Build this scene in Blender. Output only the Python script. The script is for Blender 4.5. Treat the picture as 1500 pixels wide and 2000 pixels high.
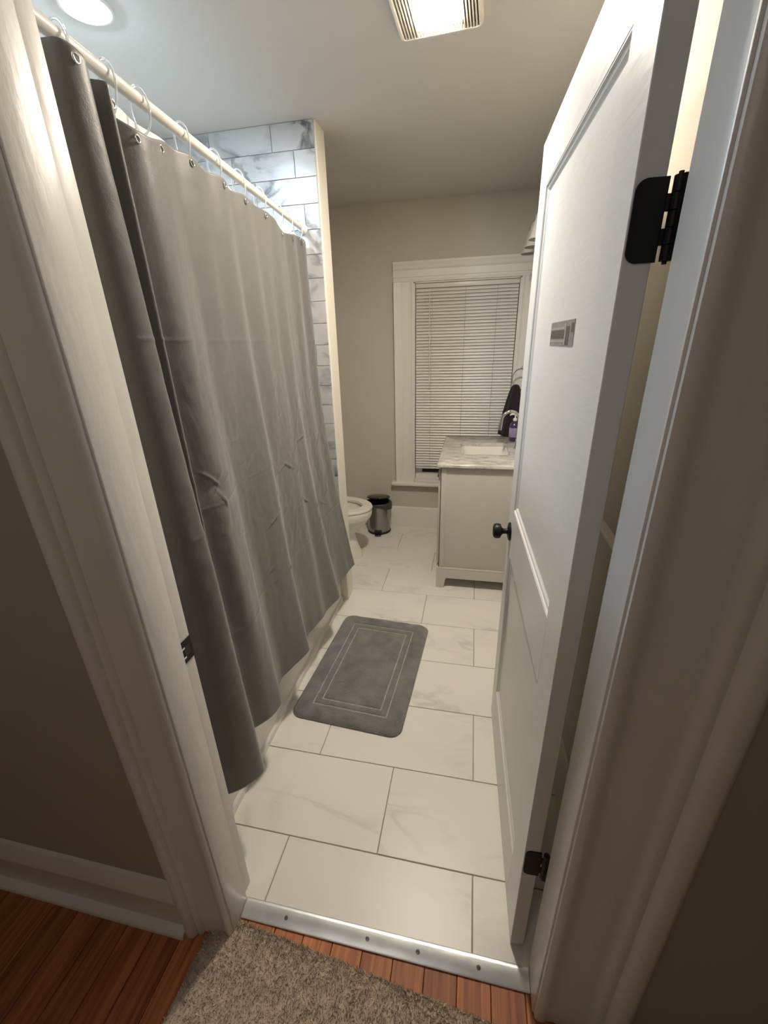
import bpy, bmesh, math, random
from mathutils import Vector, Matrix, noise
random.seed(7)
S = bpy.context.scene
C = S.collection
for o in list(bpy.data.objects): bpy.data.objects.remove(o)

# ------------------------------------------------------------------ camera
cd = bpy.data.cameras.new('camera'); cam = bpy.data.objects.new('camera', cd); C.objects.link(cam)
cd.sensor_fit = 'HORIZONTAL'; cd.sensor_width = 36.0; cd.lens = 812.309 / 1500 * 36.0
cd.clip_start = 0.02
_r = Vector((0.97954121, 0.1995224, -0.02626442)); _u = Vector((-0.05130586, 0.37379017, 0.9260932)); _f = Vector((-0.19459372, 0.90579894, -0.37637954))
cam.matrix_world = Matrix(((_r.x, _u.x, -_f.x, 0.228858), (_r.y, _u.y, -_f.y, -0.501190), (_r.z, _u.z, -_f.z, 1.541496), (0, 0, 0, 1)))
S.camera = cam
# ------------------------------------------------------------------ world (night outside) and exposure
w = bpy.data.worlds.new('night'); S.world = w; w.use_nodes = True
w.node_tree.nodes['Background'].inputs[0].default_value = (0.010, 0.012, 0.018, 1)
w.node_tree.nodes['Background'].inputs[1].default_value = 0.3
S.view_settings.view_transform = 'Standard'; S.view_settings.look = 'None'
S.view_settings.exposure = 1.42; S.view_settings.gamma = 1.0; S.view_settings.use_curve_mapping = False
FAN_L, FAN_C = 135.0, (1.0, 0.895, 0.755)          # warm lens of the exhaust fan
REC_L, REC_C = 255.0, (0.66, 0.83, 1.0)          # cool recessed lamp above the tub
HALL_L, HALL_C = 6.8, (1.0, 0.92, 0.84)          # added fill lamp, unseen behind the camera, to brighten the hall

# ------------------------------------------------------------------ materials
def mat(name, col, rough=0.5, metal=0.0, var=0.0, vscale=8.0, bump=0.0, bscale=60.0, stretch=None, spec=0.5, sheen=0.0, trans=0.0, coat=0.0, detail=3.0, alpha=1.0):
    m = bpy.data.materials.new(name); m.use_nodes = True
    nt = m.node_tree; b = nt.nodes['Principled BSDF']
    b.inputs['Base Color'].default_value = (*col, 1); b.inputs['Roughness'].default_value = rough
    b.inputs['Metallic'].default_value = metal; b.inputs['Specular IOR Level'].default_value = spec
    b.inputs['Sheen Weight'].default_value = sheen; b.inputs['Transmission Weight'].default_value = trans
    b.inputs['Coat Weight'].default_value = coat; b.inputs['Alpha'].default_value = alpha
    if sheen: b.inputs['Sheen Roughness'].default_value = 0.4
    tc = nt.nodes.new('ShaderNodeTexCoord'); mp = nt.nodes.new('ShaderNodeMapping')
    nt.links.new(tc.outputs['Object'], mp.inputs[0])
    if stretch: mp.inputs['Scale'].default_value = stretch
    if var:
        n = nt.nodes.new('ShaderNodeTexNoise'); n.inputs['Scale'].default_value = vscale; n.inputs['Detail'].default_value = detail
        nt.links.new(mp.outputs[0], n.inputs['Vector'])
        r = nt.nodes.new('ShaderNodeValToRGB')
        r.color_ramp.elements[0].position = 0.3; r.color_ramp.elements[1].position = 0.7
        r.color_ramp.elements[0].color = (*[max(0, c * (1 - var)) for c in col], 1)
        r.color_ramp.elements[1].color = (*[min(1, c * (1 + var)) for c in col], 1)
        nt.links.new(n.outputs['Fac'], r.inputs[0]); nt.links.new(r.outputs[0], b.inputs['Base Color'])
    if bump:
        n2 = nt.nodes.new('ShaderNodeTexNoise'); n2.inputs['Scale'].default_value = bscale; n2.inputs['Detail'].default_value = 4
        nt.links.new(mp.outputs[0], n2.inputs['Vector'])
        bp = nt.nodes.new('ShaderNodeBump'); bp.inputs['Strength'].default_value = bump; bp.inputs['Distance'].default_value = 0.01
        nt.links.new(n2.outputs['Fac'], bp.inputs['Height']); nt.links.new(bp.outputs[0], b.inputs['Normal'])
    return m

def emis(name, col, strength):
    m = bpy.data.materials.new(name); m.use_nodes = True
    nt = m.node_tree; nt.nodes.remove(nt.nodes['Principled BSDF'])
    e = nt.nodes.new('ShaderNodeEmission'); e.inputs[0].default_value = (*col, 1); e.inputs[1].default_value = strength
    nt.links.new(e.outputs[0], nt.nodes['Material Output'].inputs[0])
    return m

def marble(name, base, vein, vscale, amount, rough, rot=0.7, dist=3.0, width=0.06, spec=0.5):
    """pale stone with thin diagonal veins; every object takes its own cut of the stone"""
    m = bpy.data.materials.new(name); m.use_nodes = True
    nt = m.node_tree; b = nt.nodes['Principled BSDF']; L = nt.links.new
    b.inputs['Roughness'].default_value = rough; b.inputs['Specular IOR Level'].default_value = spec
    tc = nt.nodes.new('ShaderNodeTexCoord'); oi = nt.nodes.new('ShaderNodeObjectInfo')
    mul = nt.nodes.new('ShaderNodeMath'); mul.operation = 'MULTIPLY'; mul.inputs[1].default_value = 37.0; L(oi.outputs['Random'], mul.inputs[0])
    add = nt.nodes.new('ShaderNodeVectorMath'); add.operation = 'ADD'; L(tc.outputs['Object'], add.inputs[0]); L(mul.outputs[0], add.inputs[1])
    mp = nt.nodes.new('ShaderNodeMapping'); mp.inputs['Rotation'].default_value = (0.3, 0.2, rot); mp.inputs['Scale'].default_value = (1.0, 2.2, 1.6); L(add.outputs[0], mp.inputs[0])
    n1 = nt.nodes.new('ShaderNodeTexNoise'); n1.inputs['Scale'].default_value = vscale; n1.inputs['Detail'].default_value = 6; n1.inputs['Distortion'].default_value = dist * 0.25; L(mp.outputs[0], n1.inputs['Vector'])
    sub = nt.nodes.new('ShaderNodeMath'); sub.operation = 'SUBTRACT'; sub.inputs[1].default_value = 0.5; L(n1.outputs['Fac'], sub.inputs[0])
    ab = nt.nodes.new('ShaderNodeMath'); ab.operation = 'ABSOLUTE'; L(sub.outputs[0], ab.inputs[0])
    rp = nt.nodes.new('ShaderNodeValToRGB'); rp.color_ramp.elements[0].color = (1, 1, 1, 1); rp.color_ramp.elements[1].color = (0, 0, 0, 1); rp.color_ramp.elements[1].position = width; L(ab.outputs[0], rp.inputs[0])
    n2 = nt.nodes.new('ShaderNodeTexNoise'); n2.inputs['Scale'].default_value = vscale * 0.8; n2.inputs['Detail'].default_value = 3; L(mp.outputs[0], n2.inputs['Vector'])
    r2 = nt.nodes.new('ShaderNodeValToRGB'); r2.color_ramp.elements[0].position = 0.42; r2.color_ramp.elements[1].position = 0.68; L(n2.outputs['Fac'], r2.inputs[0])
    f = nt.nodes.new('ShaderNodeMath'); f.operation = 'MULTIPLY'; L(rp.outputs[0], f.inputs[0]); L(r2.outputs[0], f.inputs[1])
    f2 = nt.nodes.new('ShaderNodeMath'); f2.operation = 'MULTIPLY'; f2.inputs[1].default_value = amount; L(f.outputs[0], f2.inputs[0])
    f3 = nt.nodes.new('ShaderNodeMath'); f3.operation = 'MULTIPLY_ADD'; f3.inputs[1].default_value = amount * 0.22; L(r2.outputs[0], f3.inputs[0]); L(f2.outputs[0], f3.inputs[2])
    mx = nt.nodes.new('ShaderNodeMix'); mx.data_type = 'RGBA'; mx.inputs[6].default_value = (*base, 1); mx.inputs[7].default_value = (*vein, 1)
    L(f3.outputs[0], mx.inputs[0]); L(mx.outputs[2], b.inputs['Base Color'])
    return m

def wood(name, a, bcol, rough):
    m = bpy.data.materials.new(name); m.use_nodes = True
    nt = m.node_tree; b = nt.nodes['Principled BSDF']; L = nt.links.new
    b.inputs['Roughness'].default_value = rough
    tc = nt.nodes.new('ShaderNodeTexCoord'); oi = nt.nodes.new('ShaderNodeObjectInfo')
    mul = nt.nodes.new('ShaderNodeMath'); mul.operation = 'MULTIPLY'; mul.inputs[1].default_value = 23.0; L(oi.outputs['Random'], mul.inputs[0])
    add = nt.nodes.new('ShaderNodeVectorMath'); L(tc.outputs['Object'], add.inputs[0]); L(mul.outputs[0], add.inputs[1])
    mp = nt.nodes.new('ShaderNodeMapping'); mp.inputs['Scale'].default_value = (60, 3.0, 60); L(add.outputs[0], mp.inputs[0])
    n = nt.nodes.new('ShaderNodeTexNoise'); n.inputs['Scale'].default_value = 1.2; n.inputs['Detail'].default_value = 6; n.inputs['Distortion'].default_value = 0.6; L(mp.outputs[0], n.inputs['Vector'])
    r = nt.nodes.new('ShaderNodeValToRGB'); r.color_ramp.elements[0].position = 0.32; r.color_ramp.elements[1].position = 0.7
    r.color_ramp.elements[0].color = (*a, 1); r.color_ramp.elements[1].color = (*bcol, 1); L(n.outputs['Fac'], r.inputs[0])
    hv = nt.nodes.new('ShaderNodeHueSaturation'); L(r.outputs[0], hv.inputs['Color'])
    v = nt.nodes.new('ShaderNodeMapRange'); v.inputs['To Min'].default_value = 0.75; v.inputs['To Max'].default_value = 1.2; L(oi.outputs['Random'], v.inputs[0]); L(v.outputs[0], hv.inputs['Value'])
    L(hv.outputs[0], b.inputs['Base Color'])
    bp = nt.nodes.new('ShaderNodeBump'); bp.inputs['Strength'].default_value = 0.12; bp.inputs['Distance'].default_value = 0.004; L(n.outputs['Fac'], bp.inputs['Height']); L(bp.outputs[0], b.inputs['Normal'])
    return m

M = {}
M['wall'] = mat('greige_paint', (0.60, 0.56, 0.485), 0.75, var=0.03, vscale=2, bump=0.05, bscale=180)
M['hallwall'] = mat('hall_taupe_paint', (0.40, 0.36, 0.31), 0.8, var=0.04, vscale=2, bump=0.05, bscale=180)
M['ceil'] = mat('ceiling_paint', (0.63, 0.615, 0.59), 0.85, var=0.02, vscale=2, bump=0.06, bscale=200)
M['trim'] = mat('old_gloss_trim_paint', (0.72, 0.69, 0.645), 0.38, var=0.03, vscale=5, bump=0.12, bscale=14, stretch=(3, 3, 0.8))
M['white'] = mat('white_trim_paint', (0.80, 0.775, 0.72), 0.4, var=0.02, vscale=4, bump=0.05, bscale=30)
M['cream'] = mat('cream_edge_paint', (0.80, 0.755, 0.66), 0.5, var=0.02, vscale=4)
M['door'] = mat('door_paint', (0.70, 0.695, 0.68), 0.33, var=0.015, vscale=6, bump=0.06, bscale=14, stretch=(1, 1, 6))
M['tile'] = marble('floor_tile_marble', (0.80, 0.77, 0.71), (0.46, 0.43, 0.39), 2.6, 0.42, 0.36, rot=0.75, width=0.05)
M['grout'] = mat('floor_grout', (0.36, 0.33, 0.29), 0.9, var=0.1, vscale=40, bump=0.2, bscale=200)
M['walltile'] = marble('wall_tile_marble', (0.50, 0.50, 0.50), (0.12, 0.12, 0.13), 4.6, 1.0, 0.25, rot=1.0, width=0.075)
M['wgrout'] = mat('wall_grout', (0.62, 0.61, 0.59), 0.9, var=0.06, vscale=40)
M['granite'] = marble('counter_stone', (0.66, 0.63, 0.575), (0.28, 0.265, 0.24), 13, 0.75, 0.14, rot=0.5, dist=6, width=0.16)
M['plank'] = wood('red_oak_plank', (0.27, 0.075, 0.022), (0.58, 0.215, 0.075), 0.55)
M['gap'] = mat('dark_plank_gap', (0.02, 0.012, 0.008), 0.9, var=0.2, vscale=30)
M['metal'] = mat('brushed_aluminium', (0.80, 0.82, 0.83), 0.38, 1.0, var=0.08, vscale=14, bump=0.10, bscale=12, stretch=(1, 2, 1))
M['lidsteel'] = mat('dark_steel_lid', (0.20, 0.175, 0.16), 0.25, 1.0, var=0.05, vscale=10)
M['steel'] = mat('satin_steel', (0.36, 0.34, 0.32), 0.27, 1.0, var=0.05, vscale=10, stretch=(1, 1, 30))
M['chrome'] = mat('chrome', (0.8, 0.8, 0.8), 0.08, 1.0, var=0.02, vscale=5)
M['black'] = mat('matt_black_metal', (0.006, 0.006, 0.006), 0.42, 0.0, var=0.1, vscale=20, spec=0.3)
M['blackplastic'] = mat('black_plastic', (0.012, 0.012, 0.012), 0.4, var=0.1, vscale=20)
M['bag'] = mat('dark_bin_bag', (0.05, 0.055, 0.045), 0.35, var=0.3, vscale=30, bump=0.4, bscale=40)
M['porcelain'] = mat('porcelain', (0.80, 0.775, 0.70), 0.1, var=0.01, vscale=3, coat=0.4)
M['tub'] = mat('tub_enamel', (0.78, 0.76, 0.70), 0.15, var=0.01, vscale=3, coat=0.3)
M['vanity'] = mat('grey_cabinet_paint', (0.56, 0.535, 0.50), 0.42, var=0.02, vscale=4, bump=0.03, bscale=40)
M['shade'] = mat('backing_grey', (0.30, 0.29, 0.27), 0.6, var=0.05, vscale=6)  # plain grey of the bath mat backing
M['blind'] = mat('blind_vinyl', (0.74, 0.715, 0.665), 0.32, var=0.02, vscale=5)
M['cord'] = mat('blind_cord', (0.42, 0.40, 0.36), 0.7, var=0.1, vscale=30)
M['glass'] = mat('night_glass', (0.01, 0.012, 0.014), 0.05, var=0.05, vscale=3)
M['rod'] = mat('rod_enamel', (0.76, 0.70, 0.62), 0.35, var=0.02, vscale=5)
M['ring'] = mat('clear_plastic', (0.92, 0.95, 0.96), 0.12, var=0.01, vscale=5, trans=0.65)
M['liner'] = mat('frosted_liner', (0.86, 0.88, 0.88), 0.35, var=0.02, vscale=6, alpha=0.88)
M['matline'] = mat('pale_grey_stitch', (0.45, 0.44, 0.43), 0.95, var=0.2, vscale=60, bump=0.6, bscale=260)
M['mat'] = mat('grey_plush', (0.225, 0.218, 0.212), 0.95, var=0.25, vscale=14, bump=0.9, bscale=260, sheen=0.35)
M['rug'] = mat('taupe_pile', (0.70, 0.595, 0.48), 0.95, var=0.3, vscale=60, sheen=0.15)
M['rugbase'] = mat('taupe_rug_back', (0.46, 0.385, 0.305), 0.95, var=0.2, vscale=60)
M['towel'] = mat('black_terry', (0.018, 0.016, 0.018), 0.95, var=0.3, vscale=60, bump=0.8, bscale=250, sheen=0.15)
M['soap'] = mat('purple_soap', (0.05, 0.03, 0.10), 0.15, var=0.1, vscale=10, coat=0.4)
M['soaplabel'] = mat('lavender_label', (0.32, 0.28, 0.42), 0.5, var=0.25, vscale=50)
M['pump'] = mat('white_plastic', (0.82, 0.82, 0.8), 0.3, var=0.01, vscale=5)
M['frost'] = mat('frosted_glass', (0.60, 0.57, 0.52), 0.3, var=0.03, vscale=8, trans=0.2)
M['plate'] = mat('grey_sticker', (0.24, 0.225, 0.21), 0.5, var=0.12, vscale=60)
M['platedark'] = mat('dark_print', (0.09, 0.08, 0.07), 0.5, var=0.2, vscale=90)
M['platelight'] = mat('light_print', (0.36, 0.33, 0.31), 0.5, var=0.1, vscale=60)
M['fan'] = mat('fan_plastic', (0.80, 0.75, 0.66), 0.5, var=0.01, vscale=6)
M['fandark'] = mat('fan_inside', (0.16, 0.14, 0.12), 0.8, var=0.1, vscale=9)
M['fanlens'] = emis('fan_lens_glow', FAN_C, FAN_L)
M['reclens'] = emis('recessed_lens_glow', REC_C, REC_L)
M['hallfill'] = emis('hall_fill_glow', HALL_C, HALL_L)

def curtain_mat():
    m = mat('grey_curtain_fabric', (0.115, 0.110, 0.104), 0.46, spec=0.5, sheen=0.4)
    nt = m.node_tree; b = nt.nodes['Principled BSDF']; L = nt.links.new
    tc = nt.nodes.new('ShaderNodeTexCoord')
    mp = nt.nodes.new('ShaderNodeMapping'); mp.inputs['Scale'].default_value = (1, 60, 4); L(tc.outputs['Object'], mp.inputs[0])
    n = nt.nodes.new('ShaderNodeTexNoise'); n.inputs['Scale'].default_value = 6; n.inputs['Detail'].default_value = 5; L(mp.outputs[0], n.inputs['Vector'])
    r = nt.nodes.new('ShaderNodeValToRGB'); r.color_ramp.elements[0].color = (0.112, 0.109, 0.101, 1); r.color_ramp.elements[1].color = (0.154, 0.149, 0.138, 1); L(n.outputs['Fac'], r.inputs[0]); L(r.outputs[0], b.inputs['Base Color'])
    v = nt.nodes.new('ShaderNodeTexNoise'); v.inputs['Scale'].default_value = 4.5; v.inputs['Detail'].default_value = 5; v.inputs['Distortion'].default_value = 1.2; L(tc.outputs['Object'], v.inputs['Vector'])
    w1 = nt.nodes.new('ShaderNodeTexNoise'); w1.inputs['Scale'].default_value = 500; L(tc.outputs['Object'], w1.inputs['Vector'])
    b1 = nt.nodes.new('ShaderNodeBump'); b1.inputs['Strength'].default_value = 0.35; b1.inputs['Distance'].default_value = 0.012; L(v.outputs['Fac'], b1.inputs['Height'])
    b2 = nt.nodes.new('ShaderNodeBump'); b2.inputs['Strength'].default_value = 0.15; b2.inputs['Distance'].default_value = 0.002; L(w1.outputs['Fac'], b2.inputs['Height']); L(b1.outputs[0], b2.inputs['Normal'])
    L(b2.outputs[0], b.inputs['Normal'])
    return m
M['curtain'] = curtain_mat()

# ------------------------------------------------------------------ mesh helpers
def tag(o, label=None, cat=None, group=None, kind=None):
    if label: o['label'] = label
    if cat: o['category'] = cat
    if group: o['group'] = group
    if kind: o['kind'] = kind
    return o
def link(name, me, m, parent=None, smooth=None):
    o = bpy.data.objects.new(name, me); C.objects.link(o)
    if m and not me.materials: me.materials.append(M[m])
    if parent: o.parent = parent
    if smooth is not None:
        for p in me.polygons: p.use_smooth = True
        me.set_sharp_from_angle(angle=math.radians(smooth))
    return o
def obj(name, bm, m, parent=None, smooth=None):
    bmesh.ops.recalc_face_normals(bm, faces=bm.faces[:])
    me = bpy.data.meshes.new(name); bm.to_mesh(me); bm.free()
    return link(name, me, m, parent, smooth)
def empty(name, loc=(0, 0, 0), rz=0.0):
    o = bpy.data.objects.new(name, None); C.objects.link(o); o.empty_display_size = 0.05
    o.location = loc; o.rotation_euler = (0, 0, rz); return o
def box(bm, x0, x1, y0, y1, z0, z1, bev=0.0, seg=2):
    t = bmesh.new(); bmesh.ops.create_cube(t, size=1.0)
    for v in t.verts:
        v.co.x = x0 + (v.co.x + .5) * (x1 - x0); v.co.y = y0 + (v.co.y + .5) * (y1 - y0); v.co.z = z0 + (v.co.z + .5) * (z1 - z0)
    if bev: bmesh.ops.bevel(t, geom=t.edges[:], offset=bev, segments=seg, affect='EDGES', profile=0.5)
    merge(bm, t); return bm
def merge(bm, t):
    me = bpy.data.meshes.new('t'); t.to_mesh(me); t.free(); bm.from_mesh(me); bpy.data.meshes.remove(me)
def B(*a, **k): return box(bmesh.new(), *a, **k)
def prism(bm, pts, a0, a1, axis='z', close=True):
    """extrude polygon pts; axis z: pts=(x,y); axis x: pts=(y,z); axis y: pts=(x,z)"""
    f = {'z': lambda p, a: (p[0], p[1], a), 'x': lambda p, a: (a, p[0], p[1]), 'y': lambda p, a: (p[0], a, p[1])}[axis]
    A = [bm.verts.new(f(p, a0)) for p in pts]; Bv = [bm.verts.new(f(p, a1)) for p in pts]
    n = len(pts)
    for i in range(n): bm.faces.new((A[i], A[(i + 1) % n], Bv[(i + 1) % n], Bv[i]))
    bm.faces.new(A[::-1]); bm.faces.new(Bv); return bm
def rings(bm, rs, cap0=True, cap1=True):
    V = [[bm.verts.new(p) for p in r] for r in rs]; n = len(rs[0])
    for a, b in zip(V, V[1:]):
        for i in range(n): bm.faces.new((a[i], a[(i + 1) % n], b[(i + 1) % n], b[i]))
    if cap0: bm.faces.new(V[0][::-1])
    if cap1: bm.faces.new(V[-1])
    return bm
def circ(cx, cy, z, rx, ry=None, n=32, ph=0.0):
    ry = rx if ry is None else ry
    return [(cx + rx * math.cos(2 * math.pi * i / n + ph), cy + ry * math.sin(2 * math.pi * i / n + ph), z) for i in range(n)]
def lathe(prof, n=32, cx=0, cy=0): return rings(bmesh.new(), [circ(cx, cy, z, max(r, 1e-4), n=n) for r, z in prof])
def rrect(cx, cy, hx, hy, r, z, k=6):
    r = min(r, hx - 1e-4, hy - 1e-4); out = []
    for sx, sy, a0 in ((1, 1, 0), (-1, 1, 90), (-1, -1, 180), (1, -1, 270)):
        for i in range(k + 1):
            a = math.radians(a0 + 90 * i / k); out.append((cx + sx * (hx - r) + r * math.cos(a), cy + sy * (hy - r) + r * math.sin(a), z))
    return out
def tube(bm, pts, r, n=10, closed=False):
    P = [Vector(p) for p in pts]; rs = []
    up = None; N = len(P)
    for i, p in enumerate(P):
        if closed: t = (P[(i + 1) % N] - P[i - 1]).normalized()
        else: t = (P[min(i + 1, N - 1)] - P[max(i - 1, 0)]).normalized()
        if up is None: up = t.orthogonal().normalized()
        up = (up - t * up.dot(t)).normalized(); s = t.cross(up)
        rr = r[i] if isinstance(r, (list, tuple)) else r
        rs.append([tuple(p + (up * math.cos(2 * math.pi * k / n) + s * math.sin(2 * math.pi * k / n)) * rr) for k in range(n)])
    if closed: rs.append(rs[0])
    rings(bm, rs, not closed, not closed)
    if closed: bmesh.ops.remove_doubles(bm, verts=bm.verts[:], dist=1e-6)
    return bm
def xform(bm, mtx): bmesh.ops.transform(bm, matrix=mtx, verts=bm.verts[:]); return bm
def struct(name, bm, m, label, cat, smooth=None):
    return tag(obj(name, bm, m, None, smooth), label, cat, kind='structure')

CEIL = 2.44; BACK = 2.905; RIGHT = 0.615; LEFT = -1.285
HW = 0.045; BW = 0.158          # hall face and bathroom face of the door wall
JL, JR = -0.36, 0.452            # door opening
FH = -0.013                      # hall floor level
HX0, HX1, HY0 = -2.0, 2.0, -1.75

# ------------------------------------------------------------------ shell
fl = struct('floor', B(LEFT, RIGHT, 0.09, BACK, -0.09, -0.0035), 'grout', 'bathroom floor of large pale marble tiles with grey grout', 'floor')
P = 0.305; G = 0.0017
def tile_piece(x0, x1, y0, y1):
    x0, x1, y0, y1 = x0 + G, x1 - G, y0 + G, y1 - G
    bm = B((x0 - x1) / 2, (x1 - x0) / 2, (y0 - y1) / 2, (y1 - y0) / 2, -0.009, 0, bev=0.0012, seg=1)
    o = obj('tile', bm, 'tile', fl); o.location = ((x0 + x1) / 2, (y0 + y1) / 2, random.uniform(-0.0003, 0.0003)); return o
for k in range(0, 10):
    y0, y1 = max(0.118, k * P), min(BACK, (k + 1) * P)
    shift = 0.0 if k % 2 else 1.0                      # half-bond: rows alternate
    xs = [P * (shift + 2 * j) for j in range(-4, 4)]
    xmin = -0.53 if y0 < 1.7 else LEFT
    for a, b in zip(xs, xs[1:]):
        a2, b2 = max(a, xmin), min(b, RIGHT)
        if b2 - a2 > 0.02: tile_piece(a2, b2, y0, y1)
hf = struct('floor_hall', B(HX0, HX1, HY0, 0.09, -0.09, FH - 0.006), 'gap', 'hallway floor of narrow reddish brown wooden boards', 'floor')
pk = {}
px = -0.163 - 0.086 * 21
while px < HX1 - 0.09:
    wv = 0.086
    o = obj('plank', B(-wv / 2 + .0008, wv / 2 - .0008, -0.92, 0.92, -0.012, 0, bev=0.0012, seg=1), 'plank', hf)
    o.location = (px + wv / 2, -0.832, FH + random.uniform(-.0004, .0004)); px += wv
struct('ceiling', B(HX0, HX1, HY0, BACK + 0.1, CEIL, CEIL + 0.1), 'ceil', 'flat off-white painted ceiling over bathroom and hall', 'ceiling')
# back wall with the window opening
WX0, WX1, WZ0, WZ1 = -0.232, 0.522, 0.435, 1.945
bm = bmesh.new()
box(bm, LEFT - .1, WX0, BACK, BACK + .14, 0, CEIL); box(bm, WX1, RIGHT + .1, BACK, BACK + .14, 0, CEIL)
box(bm, WX0, WX1, BACK, BACK + .14, 0, WZ0); box(bm, WX0, WX1, BACK, BACK + .14, WZ1, CEIL)
struct('wall_back', bm, 'wall', 'greige painted wall at the far end around the window', 'wall')
struct('wall_right', B(RIGHT, RIGHT + .1, BW, BACK, 0, CEIL), 'wall', 'greige painted wall behind the open door and vanity', 'wall')
struct('wall_left', B(LEFT - .1, LEFT, BW, BACK, 0, CEIL), 'wall', 'greige painted wall behind the toilet and bathtub', 'wall')
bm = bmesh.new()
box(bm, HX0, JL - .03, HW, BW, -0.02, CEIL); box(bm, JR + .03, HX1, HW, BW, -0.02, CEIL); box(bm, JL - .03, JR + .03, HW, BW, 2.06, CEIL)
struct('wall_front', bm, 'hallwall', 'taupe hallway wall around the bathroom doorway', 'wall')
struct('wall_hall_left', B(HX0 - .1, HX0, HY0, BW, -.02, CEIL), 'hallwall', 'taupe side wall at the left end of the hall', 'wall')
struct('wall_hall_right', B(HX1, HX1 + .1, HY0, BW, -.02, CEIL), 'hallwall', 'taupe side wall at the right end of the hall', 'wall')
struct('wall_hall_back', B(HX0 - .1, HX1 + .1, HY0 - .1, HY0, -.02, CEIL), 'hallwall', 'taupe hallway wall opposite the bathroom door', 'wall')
# stub wall at the end of the tub, clad with marble tiles
SX, SY0, SY1 = -0.497, 1.69, 1.805
st = struct('wall_tub_end', B(LEFT, SX, SY0, SY1, 0, CEIL), 'cream', 'short partition clad in marble tiles with a cream painted edge', 'wall')
obj('grout_bed', B(LEFT, SX - .006, SY0 - .006, SY0, 0.40, CEIL), 'wgrout', st)
zt = CEIL; r = 0
offs = [0.20, 0.10, 0.30, 0.07, 0.17, 0.27]
while zt > 0.43:
    zb = max(0.405, zt - 0.1)
    x1 = SX - .006; first = True
    while x1 > LEFT + .01:
        x0 = max(LEFT, x1 - (offs[r % 6] if first else 0.303)); first = False
        g = 0.0011
        o = obj('tile', B(-(x1 - x0) / 2 + g, (x1 - x0) / 2 - g, -.009, 0, -(zt - zb) / 2 + g, (zt - zb) / 2 - g, bev=0.001, seg=1), 'walltile', st)
        o.location = ((x0 + x1) / 2, SY0 - .002 + random.uniform(-.0004, .0004), (zt + zb) / 2)
        x1 = x0
    zt -= 0.1; r += 1

# ------------------------------------------------------------------ door frame, hall casing and baseboards
CAS = [(0, 0), (0, .009), (.005, .014), (.013, .0145), (.019, .010), (.028, .0085), (.05, .012), (.072, .0165), (.079, .0165), (.083, .023), (.092, .027), (.097, .024), (.101, .033), (.108, .0385), (.120, .0395), (.127, .036), (.13, .029), (.13, 0)]
def casing(side, name, label, wide=1.0):
    root = empty(name, (0, 0, 0)); tag(root, label, 'door frame', kind='structure')
    e = JL if side < 0 else JR
    X = lambda o: e + side * o
    stop = 0.118 if side < 0 else 0.130
    bm = bmesh.new()
    b0, b1 = sorted((X(0), X(.032))); box(bm, b0, b1, HW - .001, stop, FH + .002, 2.05, bev=.0025)
    obj('jamb_stop', bm, 'trim', root, 40)
    b0, b1 = sorted((X(.012), X(.032)))
    obj('jamb_rebate', B(b0, b1, stop - .002, BW + .002, 0, 2.05, bev=.002), 'trim', root, 40)
    obj('casing', prism(bmesh.new(), [(X(.004 + o * wide), HW - p) for o, p in CAS], FH + .004, 2.04), 'trim', root, 50)
    # bathroom side casing board
    b0, b1 = sorted((X(.036), X(.11)))
    if side < 0: obj('inner_casing', B(b0, b1, BW, BW + .016, 0, 2.12, bev=.003), 'trim', root, 40)
    return root
tl = casing(-1, 'trim_1', 'cream painted door frame on the left with moulded casing and strike plate')
tr = casing(1, 'trim_2', 'cream painted door frame on the right with moulded casing, at the hinges', 1.42)
th = empty('trim_3'); tag(th, 'head of the door frame with moulded casing above the doorway', 'door frame', kind='structure')
obj('jamb_head', B(JL - .03, JR + .03, HW, BW, 2.035, 2.06, bev=.002), 'trim', th)
obj('casing', prism(bmesh.new(), [(HW - p, 2.04 + o) for o, p in CAS], JL - .134, JR + .189, 'x'), 'trim', th, 50)
# strike plate in the left rebate
sp = obj('strike_plate', B(JL - .0115, JL - .0095, .1225, .1585, .886, .943, bev=.0006, seg=1), 'black', tl); sp['label'] = 'black metal strike plate'
obj('latch_hole', B(JL - .0098, JL - .0088, .131, .150, .903, .926, bev=.0003, seg=1), 'blackplastic', sp)
for z in (.9015, .9255):
    obj('worn_edge', B(JL - .0098, JL - .0086, .123, .1345, z - .0022, z + .0022, bev=.0004, seg=1), 'trim', sp)
# hall baseboards
BBP = [(0, 0), (0.023, 0), (.023, .118), (.026, .124), (.026, .133), (.018, .150), (.014, .168), (.009, .18), (0, .182)]
def hall_base(name, x0, x1, label):
    r_ = obj(name, prism(bmesh.new(), [(HW - a, FH + b) for a, b in BBP], x0, x1, 'x'), 'trim', None, 40)
    tag(r_, label, 'baseboard', kind='structure')
    q = obj('shoe_moulding', prism(bmesh.new(), [(HW - a, FH + b) for a, b in [(.022, 0), (.047, 0), (.047, .010), (.043, .016), (.034, .020), (.022, .021)]], x0, x1, 'x'), 'trim', r_, 50)
hall_base('baseboard_left', HX0, JL - .135, 'tall cream baseboard with shoe moulding in the hall left of the doorway')
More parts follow.
